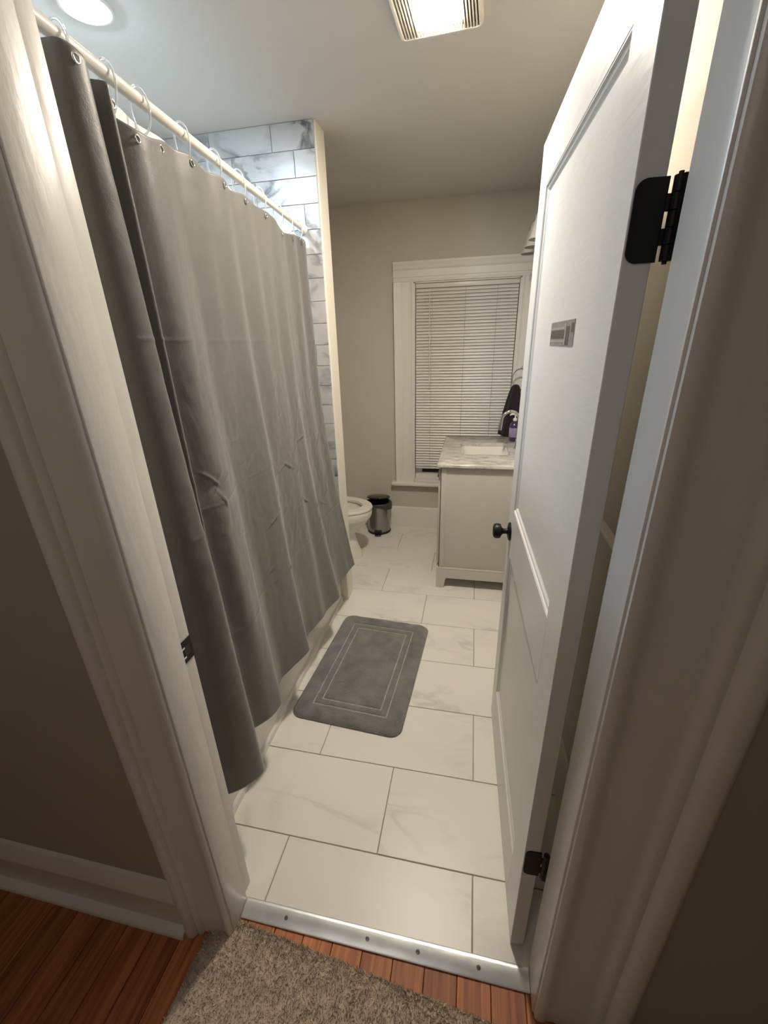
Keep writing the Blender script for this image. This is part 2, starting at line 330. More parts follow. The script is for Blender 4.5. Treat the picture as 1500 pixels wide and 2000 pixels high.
# bathroom baseboards
bb = [(0, 0), (.018, 0), (.018, .155), (.014, .165), (.014, .172), (.008, .186), (0, .19)]
tag(obj('baseboard_back', prism(bmesh.new(), [(BACK - a, b) for a, b in bb], LEFT, RIGHT, 'x'), 'white', None, 40), 'white baseboard under the window at the far wall', 'baseboard', kind='structure')
tag(obj('baseboard_side', prism(bmesh.new(), [(RIGHT - a, b) for a, b in bb], BW, BACK - .019, 'y'), 'white', None, 40), 'white baseboard along the wall behind the door', 'baseboard', kind='structure')
tag(obj('trim_4', prism(bmesh.new(), [(RIGHT, 1.03), (RIGHT - .008, 1.032), (RIGHT - .02, 1.04), (RIGHT - .022, 1.048), (RIGHT - .018, 1.053), (RIGHT, 1.055)], BW, 1.35, 'y'), 'cream', None, 40), 'thin cream chair rail on the wall behind the door', 'trim', kind='structure')
# metal threshold
th2 = tag(obj('trim_5', prism(bmesh.new(), [(.0755, FH + .001), (.0755, FH + .005), (.079, FH + .0075), (.112, .0025), (.119, .0032), (.1215, .002), (.1215, -.002), (.11, -.004), (.09, FH + .001)], JL + .001, JR - .001, 'x'), 'metal', None, 40), 'worn aluminium threshold strip between tiles and wooden boards', 'threshold', kind='structure')
for x in (-.225, .018, .16, .322):
    a = math.atan2(.0085 + .0045 - .0015, .028)
    o = obj('screw', lathe([(.0055, 0), (.005, .0012), (.0025, .0014), (.0022, .0004), (.0003, .0003)], 14), 'steel', th2, 40)
    o.location = (x, .097, -.0004); o.rotation_euler = (math.atan2(.008, .028), 0, 0)

# ------------------------------------------------------------------ door
DW, DT, DH = 0.80, 0.035, 2.015
door = empty('door_1', (0.4065, 0.1605, 0.006)); tag(door, 'white two-panel door standing open, with black knob and hinges', 'door', kind='structure')
door.rotation_euler = (0, 0, math.atan2(0.0245, 0.80))
# local frame: x = thickness (0 visible face .. DT), y = width from the hinge, z = up
def door_body():
    bm = bmesh.new()
    Y0, Y1 = .105, .70
    box(bm, 0, DT, 0, Y0, 0, DH, bev=.0012, seg=1); box(bm, 0, DT, Y1, DW, 0, DH, bev=.0012, seg=1)
    for z0, z1 in ((0, .20), (.825, .998), (1.90, DH)): box(bm, 0, DT, Y0, Y1, z0, z1)
    return bm
obj('frame', door_body(), 'door', door)
def door_panel(z0, z1):
    Y0, Y1 = .105, .70
    p = obj('panel', B(.0095, DT - .0095, Y0 - .004, Y1 + .004, z0 - .004, z1 + .004), 'door', door)
    prof = [(0, 0), (.0, .0008), (.0035, .0008), (.0065, .0045), (.012, .0052), (.017, .0085), (.020, .0097), (0, .0097)]
    for face in (0, 1):
        bm = bmesh.new(); R_ = []
        for o, d in prof[1:-1]:
            x = d if face == 0 else DT - d
            R_.append([(x, Y0 + o, z0 + o), (x, Y1 - o, z0 + o), (x, Y1 - o, z1 - o), (x, Y0 + o, z1 - o)])
        rings(bm, R_, False, False)
        obj('panel_moulding', bm, 'door', p)
door_panel(.20, .825); door_panel(.998, 1.90)
# knob (both faces) - axis along local x
for face, sgn in ((0, -1), (DT, 1)):
    kn = obj('knob', xform(lathe([(.0005, .060), (.016, .0595), (.0235, .057), (.0265, .052), (.0272, .046), (.0272, .040), (.025, .0345), (.018, .031), (.0115, .0275), (.0095, .022), (.0095, .014), (.012, .009), (.012, .004)], 28), Matrix.Rotation(math.pi / 2 * sgn, 4, 'Y')), 'black', door, 35)
    kn.location = (face, .738, .905)
    obj('rose', xform(lathe([(.033, 0), (.033, .003), (.030, .0065), (.02, .009), (.012, .011), (.0005, .011)], 32), Matrix.Rotation(math.pi / 2 * sgn, 4, 'Y')), 'black', kn, 35)
kn['label'] = 'black metal door knob'
# hinges: leaf on the hinge edge of the door, knuckles in the gap, leaf in the rebate
def hinge(zc):
    h = .0445; h0 = 16
    lf = bmesh.new(); pts = []
    for a in range(7):
        t = math.radians(90 + 15 * a); pts.append((.0155 + .0135 * math.cos(t), h - .0135 + .0135 * math.sin(t)))
    for a in range(7):
        t = math.radians(180 + 15 * a); pts.append((.0155 + .0135 * math.cos(t), -h + .0135 + .0135 * math.sin(t)))
    pts += [(.0385, -h), (.0385, h)]
    prism(lf, pts, -.0022, -.0002, 'y')
    hg = obj('hinge', lf, 'black', door); hg.location = (0, 0, zc); hg['label'] = 'black butt hinge with rounded corners'
    kb = bmesh.new()
    kn_h = 2 * h / 5
    for i in range(5):
        z0 = -h + i * kn_h; tube(kb, [(.0482, -.005, z0 + .0006), (.0482, -.005, z0 + kn_h - .0006)], .0068, 14)
    tube(kb, [(.0482, -.005, -h - .003), (.0482, -.005, h + .003)], .003, 8)
    obj('knuckle', kb, 'black', hg, 40)
    for i in (1, 3):
        z0 = -h + i * kn_h; obj('tab', B(.0375, .046, -.0046, -.0012, z0, z0 + kn_h), 'black', hg)
    obj('jamb_leaf', B(.0492, .0555, -.0125, -.003, -h, h, bev=.0008, seg=1), 'black', hg)
hinge(1.665); hinge(.368)
# grey sticker on the upper panel, printed with darker blocks
sk = obj('sticker', B(.0086, .0096, .238, .458, 1.52, 1.568), 'plate', door); sk['label'] = 'grey printed sticker'
obj('print_block', B(.0083, .0087, .318, .452, 1.5345, 1.5505), 'platedark', sk)
obj('print_bar', B(.0083, .0087, .275, .302, 1.522, 1.557), 'platedark', sk)
obj('print_bar', B(.0083, .0087, .242, .262, 1.545, 1.562), 'platedark', sk)
obj('print_line', B(.0081, .0088, .304, .314, 1.523, 1.563), 'platelight', sk)
obj('print_line', B(.0083, .0087, .318, .452, 1.552, 1.556), 'platelight', sk)
obj('print_line', B(.0083, .0087, .318, .452, 1.5275, 1.5305), 'platelight', sk)

# ------------------------------------------------------------------ window and blind
wn = empty('window_1', (0, BACK, 0)); tag(wn, 'white cased window with moulded frame, closed blind and dark night glass', 'window', kind='structure')
WC = [(0, 0), (0, .012), (.006, .017), (.014, .017), (.02, .012), (.034, .013), (.038, .018), (.086, .020), (.092, .027), (.104, .031), (.116, .031), (.124, .034), (.136, .040), (.146, .040), (.150, .034), (.150, 0)]
e0, e1, z1 = -.232, .522, 1.945
xe = RIGHT - .001
obj('side_casing', prism(bmesh.new(), [(e0 - o, -p) for o, p in WC], .43, z1), 'white', wn, 45)
obj('side_casing', prism(bmesh.new(), [(min(xe, e1 + o), -p) for o, p in WC], .43, z1), 'white', wn, 45)
obj('head_casing', prism(bmesh.new(), [(-p, z1 + o * .88) for o, p in WC], e0 - .150, xe, 'x'), 'white', wn, 45)
obj('stool', B(e0 - .185, xe, -.062, .0, .402, .430, bev=.006, seg=3), 'white', wn, 40)
obj('frame_lining', B(e0 - .001, e0 + .008, -.001, .14, .43, z1), 'white', wn); obj('frame_lining', B(e1 - .008, e1 + .001, -.001, .14, .43, z1), 'white', wn)
obj('frame_lining', B(e0, e1, -.001, .14, z1 - .008, z1 + .001), 'white', wn); obj('frame_lining', B(e0, e1, -.001, .14, .428, .443, bev=.002), 'white', wn)
sb = bmesh.new()
box(sb, e0 + .062, e1 - .062, .075, .105, .443, .492); box(sb, e0 + .062, e1 - .062, .075, .105, 1.16, 1.20); box(sb, e0 + .062, e1 - .062, .075, .105, 1.895, z1 - .008)
box(sb, e0 + .008, e0 + .062, .075, .105, .443, z1 - .008, bev=.002); box(sb, e1 - .062, e1 - .008, .075, .105, .443, z1 - .008, bev=.002)
obj('sash', sb, 'white', wn)
obj('pane', B(e0 + .06, e1 - .06, .088, .092, .49, 1.165), 'glass', wn); obj('pane', B(e0 + .06, e1 - .06, .088, .092, 1.195, 1.90), 'glass', wn)
bl = empty('window_blind', (0, BACK + .030, 0)); tag(bl, 'closed white slatted blind hanging inside the window frame', 'blind')
bx0, bx1 = e0 + .0105, e1 - .0105
obj('headrail', B(bx0, bx1, -.016, .012, 1.905, 1.936, bev=.003), 'blind', bl, 40)
sl = bmesh.new(); tilt = math.radians(58); n = 6; ww = .0255; pa = []; pb = []
for i in range(n + 1):
    s = (i / n - .5); yy = s * ww; zz = .0022 * (1 - (2 * s) ** 2)
    y2 = yy * math.cos(tilt) - zz * math.sin(tilt); z2 = yy * math.sin(tilt) + zz * math.cos(tilt)
    pa.append((y2, z2)); pb.append((y2, z2 + .0007))
prism(sl, pa + pb[::-1], bx0 + .003, bx1 - .003, 'x')
first = obj('slat', sl, 'blind', bl, 30); zt = 1.893; first.location.z = zt; first.location.y = -.002
ns = 61; pitch = (1.893 - .572) / (ns - 1)
for i in range(1, ns):
    c = first.copy(); C.objects.link(c); c.location.z = zt - i * pitch; c.location.y = -.002 + random.uniform(-.0008, .0008)
    c.rotation_euler = (random.uniform(-.05, .05), 0, 0)
obj('bottom_rail', B(bx0 + .002, bx1 - .002, -.012, .010, .540, .556, bev=.003), 'blind', bl, 40)
for x in (-.100, .143, .366): obj('ladder_cord', tube(bmesh.new(), [(x, -.0155, 1.906), (x, -.0165, .55)], .0011, 6), 'cord', bl)
obj('tilt_wand', tube(bmesh.new(), [(-.118, -.019, 1.902), (-.117, -.024, 1.85), (-.112, -.026, 1.215), (-.112, -.026, 1.205)], [.002, .0035, .0035, .0045], 8), 'blind', bl, 40)

# ------------------------------------------------------------------ ceiling lights
fan = empty('exhaust_fan_light', (.071, 1.128, CEIL), math.radians(-2.5)); tag(fan, 'square ribbed exhaust fan with glowing warm lens in the ceiling', 'ceiling light')
fb = bmesh.new(); hx, hy = .128, .135
rings(fb, [rrect(0, 0, hx, hy, .02, 0), rrect(0, 0, hx, hy, .02, -.012), rrect(0, 0, hx - .004, hy - .004, .017, -.017), rrect(0, 0, hx - .010, hy - .010, .012, -.017), rrect(0, 0, hx - .010, hy - .010, .012, -.004)], False, False)
obj('rim', fb, 'fan', fan, 40)
obj('backing', B(-hx + .008, hx - .008, -hy + .008, hy - .008, -.005, -.001), 'fandark', fan)
lx, ly = .066, .088
for i in range(27):
    x = -.117 + i * .009
    if abs(x) < lx + .004:
        for s in (-1, 1):
            y0, y1 = sorted((s * (ly + .004), s * (hy - .009))); obj('slat', B(x - .0021, x + .0021, y0, y1, -.0165, -.005), 'fan', fan)
    else: obj('slat', B(x - .0021, x + .0021, -hy + .009, hy - .009, -.0165, -.005), 'fan', fan)
lf = bmesh.new()
rings(lf, [rrect(0, 0, lx, ly, .02, -.006), rrect(0, 0, lx, ly, .02, -.016), rrect(0, 0, lx * .93, ly * .95, .02, -.0195), rrect(0, 0, lx * .5, ly * .6, .02, -.0215)], True, True)
obj('lens', lf, 'fanlens', fan, 60)['label'] = 'glowing warm white lens'
rc = empty('recessed_light', (-.895, .925, CEIL)); tag(rc, 'round recessed ceiling light glowing cool white above the bathtub', 'ceiling light')
obj('trim_ring', lathe([(.070, 0), (.070, -.003), (.064, -.005), (.055, -.004), (.053, -.001)], 40), 'white', rc, 40)
obj('lens', lathe([(.053, -.0015), (.052, -.006), (.038, -.009), (.0005, -.0095)], 40), 'reclens', rc, 60)
hl = empty('hall_fill_light', (-.35, -1.25, CEIL)); tag(hl, 'added dim fill light on the hallway ceiling, unseen behind the viewer', 'ceiling light')  # made-up lamp out of view, fills the dark hall
obj('base', lathe([(.16, 0), (.16, -.02), (.15, -.025), (.0005, -.025)], 40), 'white', hl, 40)
obj('lens', lathe([(.145, -.026), (.14, -.05), (.11, -.075), (.06, -.09), (.0005, -.093)], 40), 'hallfill', hl, 60)

# ------------------------------------------------------------------ bathtub
TX0, TX1, TY0, TY1, TZ = LEFT + .005, -.525, .175, 1.683, .40
tb = empty('bathtub', ((TX0 + TX1) / 2, (TY0 + TY1) / 2, 0)); tag(tb, 'white alcove bathtub with straight apron behind the curtain', 'bathtub')
hx, hy = (TX1 - TX0) / 2, (TY1 - TY0) / 2
bm = bmesh.new()
rings(bm, [rrect(0, 0, hx, hy, .012, 0), rrect(0, 0, hx, hy, .012, .028), rrect(0, 0, hx - .010, hy - .002, .012, .036), rrect(0, 0, hx - .012, hy - .002, .012, TZ - .05), rrect(0, 0, hx, hy, .012, TZ - .035), rrect(0, 0, hx, hy, .012, TZ - .008), rrect(0, 0, hx - .008, hy - .008, .014, TZ),
           rrect(0, 0, hx - .075, hy - .09, .12, TZ), rrect(0, 0, hx - .09, hy - .105, .12, TZ - .015), rrect(0, 0, hx - .115, hy - .15, .12, .2), rrect(0, 0, hx - .15, hy - .2, .12, .09), rrect(0, 0, hx - .22, hy - .3, .1, .075)])
obj('shell', bm, 'tub', tb, 45)
o = obj('drain', lathe([(.03, .077), (.028, .079), (.008, .079), (.0005, .078)], 20), 'chrome', tb, 40); o.location = (0, -.35, 0)

# ------------------------------------------------------------------ shower rod, rings, curtain, liner
RX = lambda y: -.478 - .0657 * y
RZ = 2.043
rod = empty('shower_rod', (RX(.92), .92, 0)); tag(rod, 'cream enamel tension rod carrying the grey shower curtain', 'curtain rod')
def rel(p, o): return (p[0] - o.location.x, p[1] - o.location.y, p[2] - o.location.z)
obj('tube', tube(bmesh.new(), [rel((RX(y), y, RZ), rod) for y in (BW + .02, .6, 1.22)], .0128, 20), 'rod', rod, 50)
obj('inner_tube', tube(bmesh.new(), [rel((RX(y), y, RZ), rod) for y in (1.2, 1.4, 1.66)], .0100, 20), 'rod', rod, 50)
for y0, y1 in ((SY0 - .012, SY0 - .045), (BW + .001, BW + .034)):
    obj('end_cap', tube(bmesh.new(), [rel((RX(y0), y0, RZ), rod), rel((RX(y0), y0 + (y1 - y0) * .3, RZ), rod), rel((RX(y1), y1, RZ), rod)], [.022, .021, .0145], 20), 'pump', rod, 40)
ring_y = [.235, .336, .446, .54, .697, .856, 1.009, 1.176, 1.348, 1.461, 1.592]
words = ['first', 'second', 'third', 'fourth', 'fifth', 'sixth', 'seventh', 'eighth', 'ninth', 'tenth', 'eleventh']
rm = bmesh.new()
pts = []
for i in range(28):
    a = 2 * math.pi * i / 28
    pts.append((.020 * math.cos(a) * (1 - .12 * math.sin(a)), .004 * math.sin(a * 2), -.018 + .040 * math.sin(a) * (1 if math.sin(a) > 0 else 1.05)))
tube(rm, pts, .0023, 8, closed=True)
ring_me = None
for i, y in enumerate(ring_y):
    if ring_me is None: o = obj('curtain_ring', rm, 'ring', None, 60); ring_me = o.data
    else: o = bpy.data.objects.new('curtain_ring', ring_me); C.objects.link(o)
    o.location = (RX(y) + .002, y, RZ + .0); o.rotation_euler = (0, 0, random.uniform(-.35, .35))
    tag(o, 'clear plastic curtain ring on the shower rod, %s counted from the doorway' % words[i], 'curtain ring', 'curtain rings along the shower rod')

#          Y hem   X hem   Y top  X top   z top
CP = [(.200, -.500, .190, -.490, 1.985), (.226, -.440, .204, -.430, 1.968), (.262, -.392, .222, -.396, 1.972), (.318, -.366, .258, -.392, 1.966), (.352, -.392, .282, -.420, 1.960),
      (.388, -.440, .292, -.452, 1.965), (.398, -.450, .318, -.408, 1.965), (.412, -.466, .342, -.432, 1.960), (.440, -.480, .360, -.462, 1.965), (.468, -.475, .392, -.492, 1.970), (.529, -.436, .468, -.462, 1.952),
      (.597, -.429, .590, -.498, 1.985), (.645, -.466, .650, -.510, 1.992), (.700, -.478, .697, -.514, 1.996), (.756, -.461, .765, -.512, 1.990), (.877, -.425, .870, -.520, 1.996), (.935, -.466, .935, -.530, 1.991), (1.000, -.468, 1.005, -.534, 1.996),
      (1.113, -.451, 1.10, -.532, 1.990), (1.200, -.449, 1.176, -.546, 1.995), (1.312, -.421, 1.255, -.540, 1.992), (1.375, -.452, 1.335, -.560, 1.972), (1.450, -.457, 1.43, -.560, 1.975), (1.532, -.446, 1.53, -.572, 1.992), (1.600, -.440, 1.60, -.572, 1.994), (1.660, -.431, 1.655, -.580, 1.985)]
def catmull(a, b, c, d, t):
    return .5 * ((2 * b) + (-a + c) * t + (2 * a - 5 * b + 4 * c - d) * t * t + (-a + 3 * b - 3 * c + d) * t ** 3)
def cp(u):
    n = len(CP) - 1; i = min(int(u * n), n - 1); t = u * n - i
    q = [CP[max(0, min(n, i + k))] for k in (-1, 0, 1, 2)]
    return [catmull(*[p[j] for p in q], t) for j in range(5)]
# sharp packing creases and tugs: (y, z, length, angle, height)
random.seed(21)
creases = [(.475, 1.205, .07, -.75, .006), (.490, 1.185, .06, .75, .005), (.55, 1.19, .08, .25, .003), (.50, 1.14, .07, -1.1, .004)]
for i in range(34): creases.append((random.uniform(.6, 1.55), random.uniform(.62, 1.42), random.uniform(.04, .12), random.choice((-.5, .2, .4, .6, 1.0)) + random.uniform(-.15, .15), random.uniform(.003, .006)))
NU, NV = 440, 400
bm = bmesh.new(); grid = []
for iu in range(NU + 1):
    u = iu / NU; yh, xh, yt, xt, ztop = cp(u); col = []
    far = min(1, max(0, (yt - .35) / .5)); pw = 1.15 * (1 - far) + 2.1 * far
    zh = .280 + .006 * math.sin(yh * 9)
    for iv in range(NV + 1):
        t = iv / NV; z = ztop + (zh - ztop) * t; wgt = t ** pw
        y = yt + (yh - yt) * (wgt * .6 + t * .4); x = xt + (xh - xt) * wgt
        # soft vertical pleats gathered at the rings, loosening below
        if yt > .5:
            x += .0065 * (1 - t) ** 1.5 * math.cos((yt - .697) * 2 * math.pi / .158) * min(1, (yt - .5) / .15)
        x += .010 * (noise.noise(Vector((y * 5.0, z * 1.1, 3.3)))) * (.3 + .7 * math.sin(math.pi * min(1, t * 1.1)))
        x += .0028 * noise.noise(Vector((y * 17, z * 3.5, 9.1))) + .0014 * noise.noise(Vector((y * 40, z * 26, 1.7))) * math.sin(math.pi * t)
        for cy, cz, L_, an, hh in creases:
            dy, dz = y - cy, z - cz
            if abs(dy) < .1 and abs(dz) < .1:
                al = dy * math.cos(an) + dz * math.sin(an); ac = -dy * math.sin(an) + dz * math.cos(an)
                x += hh * math.exp(-(ac / .0048) ** 2) * math.exp(-(al / (L_ * .5)) ** 2) * (1 if ac > -.004 else -.4)
        kd = ((y - .49) / .035) ** 2 + ((z - 1.185) / .03) ** 2
        if kd < 6: x -= .010 * math.exp(-kd)
        # faint packing folds across the cloth
        for zf in (1.56, 1.13, .70): x += .0016 * math.exp(-((z - zf) / .004) ** 2)
        col.append(bm.verts.new((x, y, z)))
    grid.append(col)
for a, b in zip(grid, grid[1:]):
    for i in range(NV): bm.faces.new((a[i], b[i], b[i + 1], a[i + 1]))
cu = empty('shower_curtain', (0, 0, 0)); tag(cu, 'dark grey fabric shower curtain hanging in folds from the cream rod', 'shower curtain')
cf = obj('fabric', bm, 'curtain', cu, 180)
sm = cf.modifiers.new('thick', 'SOLIDIFY'); sm.thickness = .0016; sm.offset = 0
for y in ring_y:
    # grommet nearest that ring
    u = min((abs(cp(k / 400)[2] - y), k / 400) for k in range(401))[1]
    yh, xh, yt, xt, ztop = cp(u)
    g = obj('grommet', xform(tube(bmesh.new(), [(0, .0062 * math.cos(2 * math.pi * i / 16), .0062 * math.sin(2 * math.pi * i / 16)) for i in range(16)], .0019, 8, closed=True), Matrix.Identity(4)), 'chrome', cu, 60)
    g.location = (xt + .004 + (.0065 if yt > .6 else 0), yt, ztop - .016)
hm = bmesh.new()
# frosted liner inside the tub
bm = bmesh.new(); grid = []
for iu in range(121):
    u = iu / 120; y = .21 + 1.43 * u; col = []
    for iv in range(31):
        t = iv / 30; z = 2.005 - .10 * 0 - 1.68 * t
        x = RX(y) - .012 - .006 * math.cos((y - .697) * 2 * math.pi / .158) - (.645 + RX(y)) * t + .008 * t * math.sin(y * 31) + .006 * noise.noise(Vector((y * 7, z * 2, 5)))
        col.append(bm.verts.new((min(x, RX(y) - .004), y, z)))
    grid.append(col)
for a, b in zip(grid, grid[1:]):
    for i in range(30): bm.faces.new((a[i], b[i], b[i + 1], a[i + 1]))
tag(obj('curtain_liner', bm, 'liner', None, 180), 'frosted plastic liner hanging behind the grey shower curtain', 'curtain liner')

# ------------------------------------------------------------------ bath mat
mt = empty('bath_mat', (-.226, 1.128, 0), math.radians(-3.6)); tag(mt, 'plush grey bath mat with two stitched rectangles on the tiles', 'bath mat')
HXm, HYm = .252, .378
def mat_h(d):
    h = .0155 * (1 - math.exp(-d / .006)) + .006
    for g0, wd, dp in ((.078, .0045, .0065), (.112, .0045, .0065)): h -= dp * math.exp(-((d - g0) / wd) ** 2)
    h += .003 * math.exp(-((d - .04) / .025) ** 2)
    return h
bm = bmesh.new(); R_ = [rrect(0, 0, HXm, HYm, .05, .0005, 8), rrect(0, 0, HXm + .002, HYm + .002, .05, .005, 8)]
ds = [0, .002, .005, .010, .018] + [.026 + .003 * i for i in range(74)]
def subdiv_ring(r, m=4):
    out = []
    for i, p in enumerate(r):
        q = r[(i + 1) % len(r)]; L_ = math.dist(p, q); k = max(1, 1) 
        out.append(p)
        segs = SEG[i]
        for j in range(1, segs): out.append(tuple(p[c] + (q[c] - p[c]) * j / segs for c in range(3)))
    return out
base = rrect(0, 0, HXm, HYm, .05, 0, 8); SEG = [max(1, int(math.dist(base[i], base[(i + 1) % len(base)]) / .012)) for i in range(len(base))]
full = [subdiv_ring(r_) for r_ in R_]
for d in ds:
    rr = subdiv_ring(rrect(0, 0, HXm - d, HYm - d, max(.05 - d * .7, .006), 0, 8)); wob = []
    for x, y, z in rr:
        dd = d + .0022 * noise.noise(Vector((x * 30, y * 30, 2)))
        wob.append((x, y, mat_h(max(0, dd)) + .0016 * noise.noise(Vector((x * 22, y * 22, 0))) * min(1, d / .01) + .0008 * noise.noise(Vector((x * 120, y * 120, 4)))))
    full.append(wob)
rings(bm, full, True, True)
obj('plush_pad', bm, 'mat', mt, 180)
for d in (.078, .112):
    prs = []
    for dd, zz in ((-.0035, .0005), (-.002, .004), (.002, .004), (.0035, .0005)):
        rr = subdiv_ring(rrect(0, 0, HXm - d - dd, HYm - d - dd, max(.05 - d * .7, .006), 0, 8))
        prs.append([(x + .0012 * noise.noise(Vector((x * 40, y * 40, 3))), y + .0012 * noise.noise(Vector((x * 40, y * 40, 8))), .0135 + zz) for x, y, z in rr])
    obj('stitched_line', rings(bmesh.new(), prs, False, False), 'matline', mt, 180)
obj('backing', rings(bmesh.new(), [rrect(0, 0, HXm - .004, HYm - .004, .05, .0003, 8), rrect(0, 0, HXm - .002, HYm - .002, .05, .004, 8)]), 'shade', mt)

# ------------------------------------------------------------------ hall rug
rg = empty('hall_rug', (.165, -.385, FH)); tag(rg, 'taupe shag rug lying on the wooden boards before the doorway', 'rug'); rg.rotation_euler = (0, 0, math.radians(-5))
RHX, RHY = .63, .405
obj('backing', rings(bmesh.new(), [rrect(0, 0, RHX - .004, RHY - .004, .07, .001), rrect(0, 0, RHX, RHY, .07, .005), rrect(0, 0, RHX - .006, RHY - .006, .066, .0075)]), 'rugbase', rg)
random.seed(5); vs = []; fs = []
def inside(x, y):
    dx, dy = abs(x) - (RHX - .07), abs(y) - (RHY - .07)
    return not (dx > 0 and dy > 0 and dx * dx + dy * dy > .07 ** 2)
cnt = 0
while cnt < 62000:
    x = random.uniform(-RHX, RHX); y = RHY - 2 * RHY * random.random() ** 1.5
    if not inside(x, y): continue
    a = random.uniform(0, math.pi); wd = random.uniform(.0010, .0022); h = random.uniform(.006, .0125)
    cl = noise.noise(Vector((x * 14, y * 14, 0)))
    lx_, ly_ = .005 * cl + random.uniform(-.005, .005), .004 * noise.noise(Vector((x * 14, y * 14, 7))) + random.uniform(-.005, .005)
    b = len(vs)
    vs += [(x - wd * math.cos(a), y - wd * math.sin(a), .006), (x + wd * math.cos(a), y + wd * math.sin(a), .006), (x + lx_, y + ly_, .006 + h)]
    fs.append((b, b + 1, b + 2)); cnt += 1
me = bpy.data.meshes.new('pile'); me.from_pydata(vs, [], fs)
tag(link('pile', me, 'rug', rg), kind='stuff')

# ------------------------------------------------------------------ vanity
VX0, VX1, VY0, VY1 = .062, RIGHT - .002, 1.945, 2.705
vt = empty('vanity_cabinet', ((VX0 + VX1) / 2, (VY0 + VY1) / 2, 0)); tag(vt, 'light grey vanity cabinet with bracket feet under the stone counter', 'cabinet')
def vb(name, x0, x1, y0, y1, z0, z1, bev=.001, m='vanity', par=None, **k):
    o = vt.location; return obj(name, B(x0 - o.x, x1 - o.x, y0 - o.y, y1 - o.y, z0, z1, bev=bev, seg=2), m, par or vt, 40)
o = vt.location; bm = bmesh.new()
for x0, x1, y0, y1, z0, z1 in ((VX0 + .006, VX1, VY0 + .004, VY0 + .020, .10, .837), (VX0 + .006, VX1, VY1 - .020, VY1 - .004, .10, .837), (VX1 - .012, VX1, VY0 + .019, VY1 - .019, .10, .837), (VX0 + .006, VX1 - .011, VY0 + .019, VY1 - .019, .10, .118)):
    box(bm, x0 - o.x, x1 - o.x, y0 - o.y, y1 - o.y, z0, z1, bev=.001)
obj('body', bm, 'vanity', vt, 40)
for y0, y1 in ((VY0, VY0 + .004), (VY1 - .004, VY1)):
    vb('corner_stile', VX0, VX0 + .034, y0, y1, .15, .837, .0008)
vb('face_frame', VX0, VX0 + .006, VY0, VY1, .12, .837, .001)
# base band: raised rail with a cap, bracket feet at the corners
def base_side(y0, y1):
    bm = bmesh.new()
    prism(bm, [(VX0 - .012, 0), (VX0 + .034, 0), (VX0 + .042, .012), (VX0 + .048, .062), (VX0 + .056, .075), (VX1, .075), (VX1, .140), (VX0 - .012, .140)], y0, y1, 'y')
    return xform(bm, Matrix.Translation((-vt.location.x, -vt.location.y, 0)))
for y0, y1 in ((VY0 - .010, VY0 + .008), (VY1 - .008, VY1 + .010)):
    bs = obj('base_rail', base_side(y0, y1), 'vanity', vt)
vb('base_cap', VX0 - .008, VX1, VY0 - .007, VY0 + .006, .140, .150, .0025)
bm = prism(bmesh.new(), [(VY0 + .008, 0), (VY0 + .036, 0), (VY0 + .05, .062), (VY0 + .06, .075), (VY1 - .06, .075), (VY1 - .05, .062), (VY1 - .036, 0), (VY1 - .008, 0), (VY1 - .008, .14), (VY0 + .008, .14)], VX0 - .0118, VX0 + .006, 'x')
obj('front_rail', xform(bm, Matrix.Translation((-vt.location.x, -vt.location.y, 0))), 'vanity', vt)
for i in range(2):
    y0 = VY0 + .03 + i * .352; d = vb('door', VX0 - .014, VX0, y0, y0 + .346, .17, .80, .002)
    vb('inset_panel', VX0 - .0155, VX0 - .0135, y0 + .05, y0 + .296, .22, .75, .0005, par=d)
    k = obj('knob', xform(lathe([(.006, 0), (.005, .012), (.013, .018), (.014, .024), (.010, .028), (.0005, .029)], 18), Matrix.Rotation(-math.pi / 2, 4, 'Y')), 'black', d, 40)
    k.location = (VX0 - .014 - vt.location.x, (y0 + (.31 if i == 0 else .036)) - vt.location.y, .68)
# counter with a rectangular cut-out
CX0, CX1, CY0, CY1, CZ0, CZ1 = .040, RIGHT - .001, 1.924, 2.727, .838, .863
SX0, SX1, SYa, SYb = .168, .480, 2.175, 2.515
cx, cy = (CX0 + CX1) / 2, (CY0 + CY1) / 2
ct = empty('countertop', (cx, cy, CZ0)); tag(ct, 'grey veined stone counter with polished edge on the vanity', 'countertop')
bm = bmesh.new(); tz = CZ1 - CZ0
hx, hy = (CX1 - CX0) / 2, (CY1 - CY0) / 2; shx, shy = (SX1 - SX0) / 2, (SYb - SYa) / 2; ox, oy = (SX0 + SX1) / 2 - cx, (SYa + SYb) / 2 - cy
rings(bm, [rrect(ox, oy, shx, shy, .03, 0), rrect(0, 0, hx - .006, hy - .006, .004, 0), rrect(0, 0, hx, hy, .004, .004), rrect(0, 0, hx, hy, .004, tz - .008), rrect(0, 0, hx - .003, hy - .003, .004, tz - .003), rrect(0, 0, hx - .009, hy - .009, .004, tz), rrect(ox, oy, shx, shy, .03, tz), rrect(ox, oy, shx, shy, .03, 0)], False, False)
bmesh.ops.remove_doubles(bm, verts=bm.verts[:], dist=1e-6)
obj('slab', bm, 'granite', ct, 40)
sk_ = empty('sink_basin', ((SX0 + SX1) / 2, (SYa + SYb) / 2, CZ0)); tag(sk_, 'white rectangular undermount basin set in the stone counter', 'sink')
bm = bmesh.new()
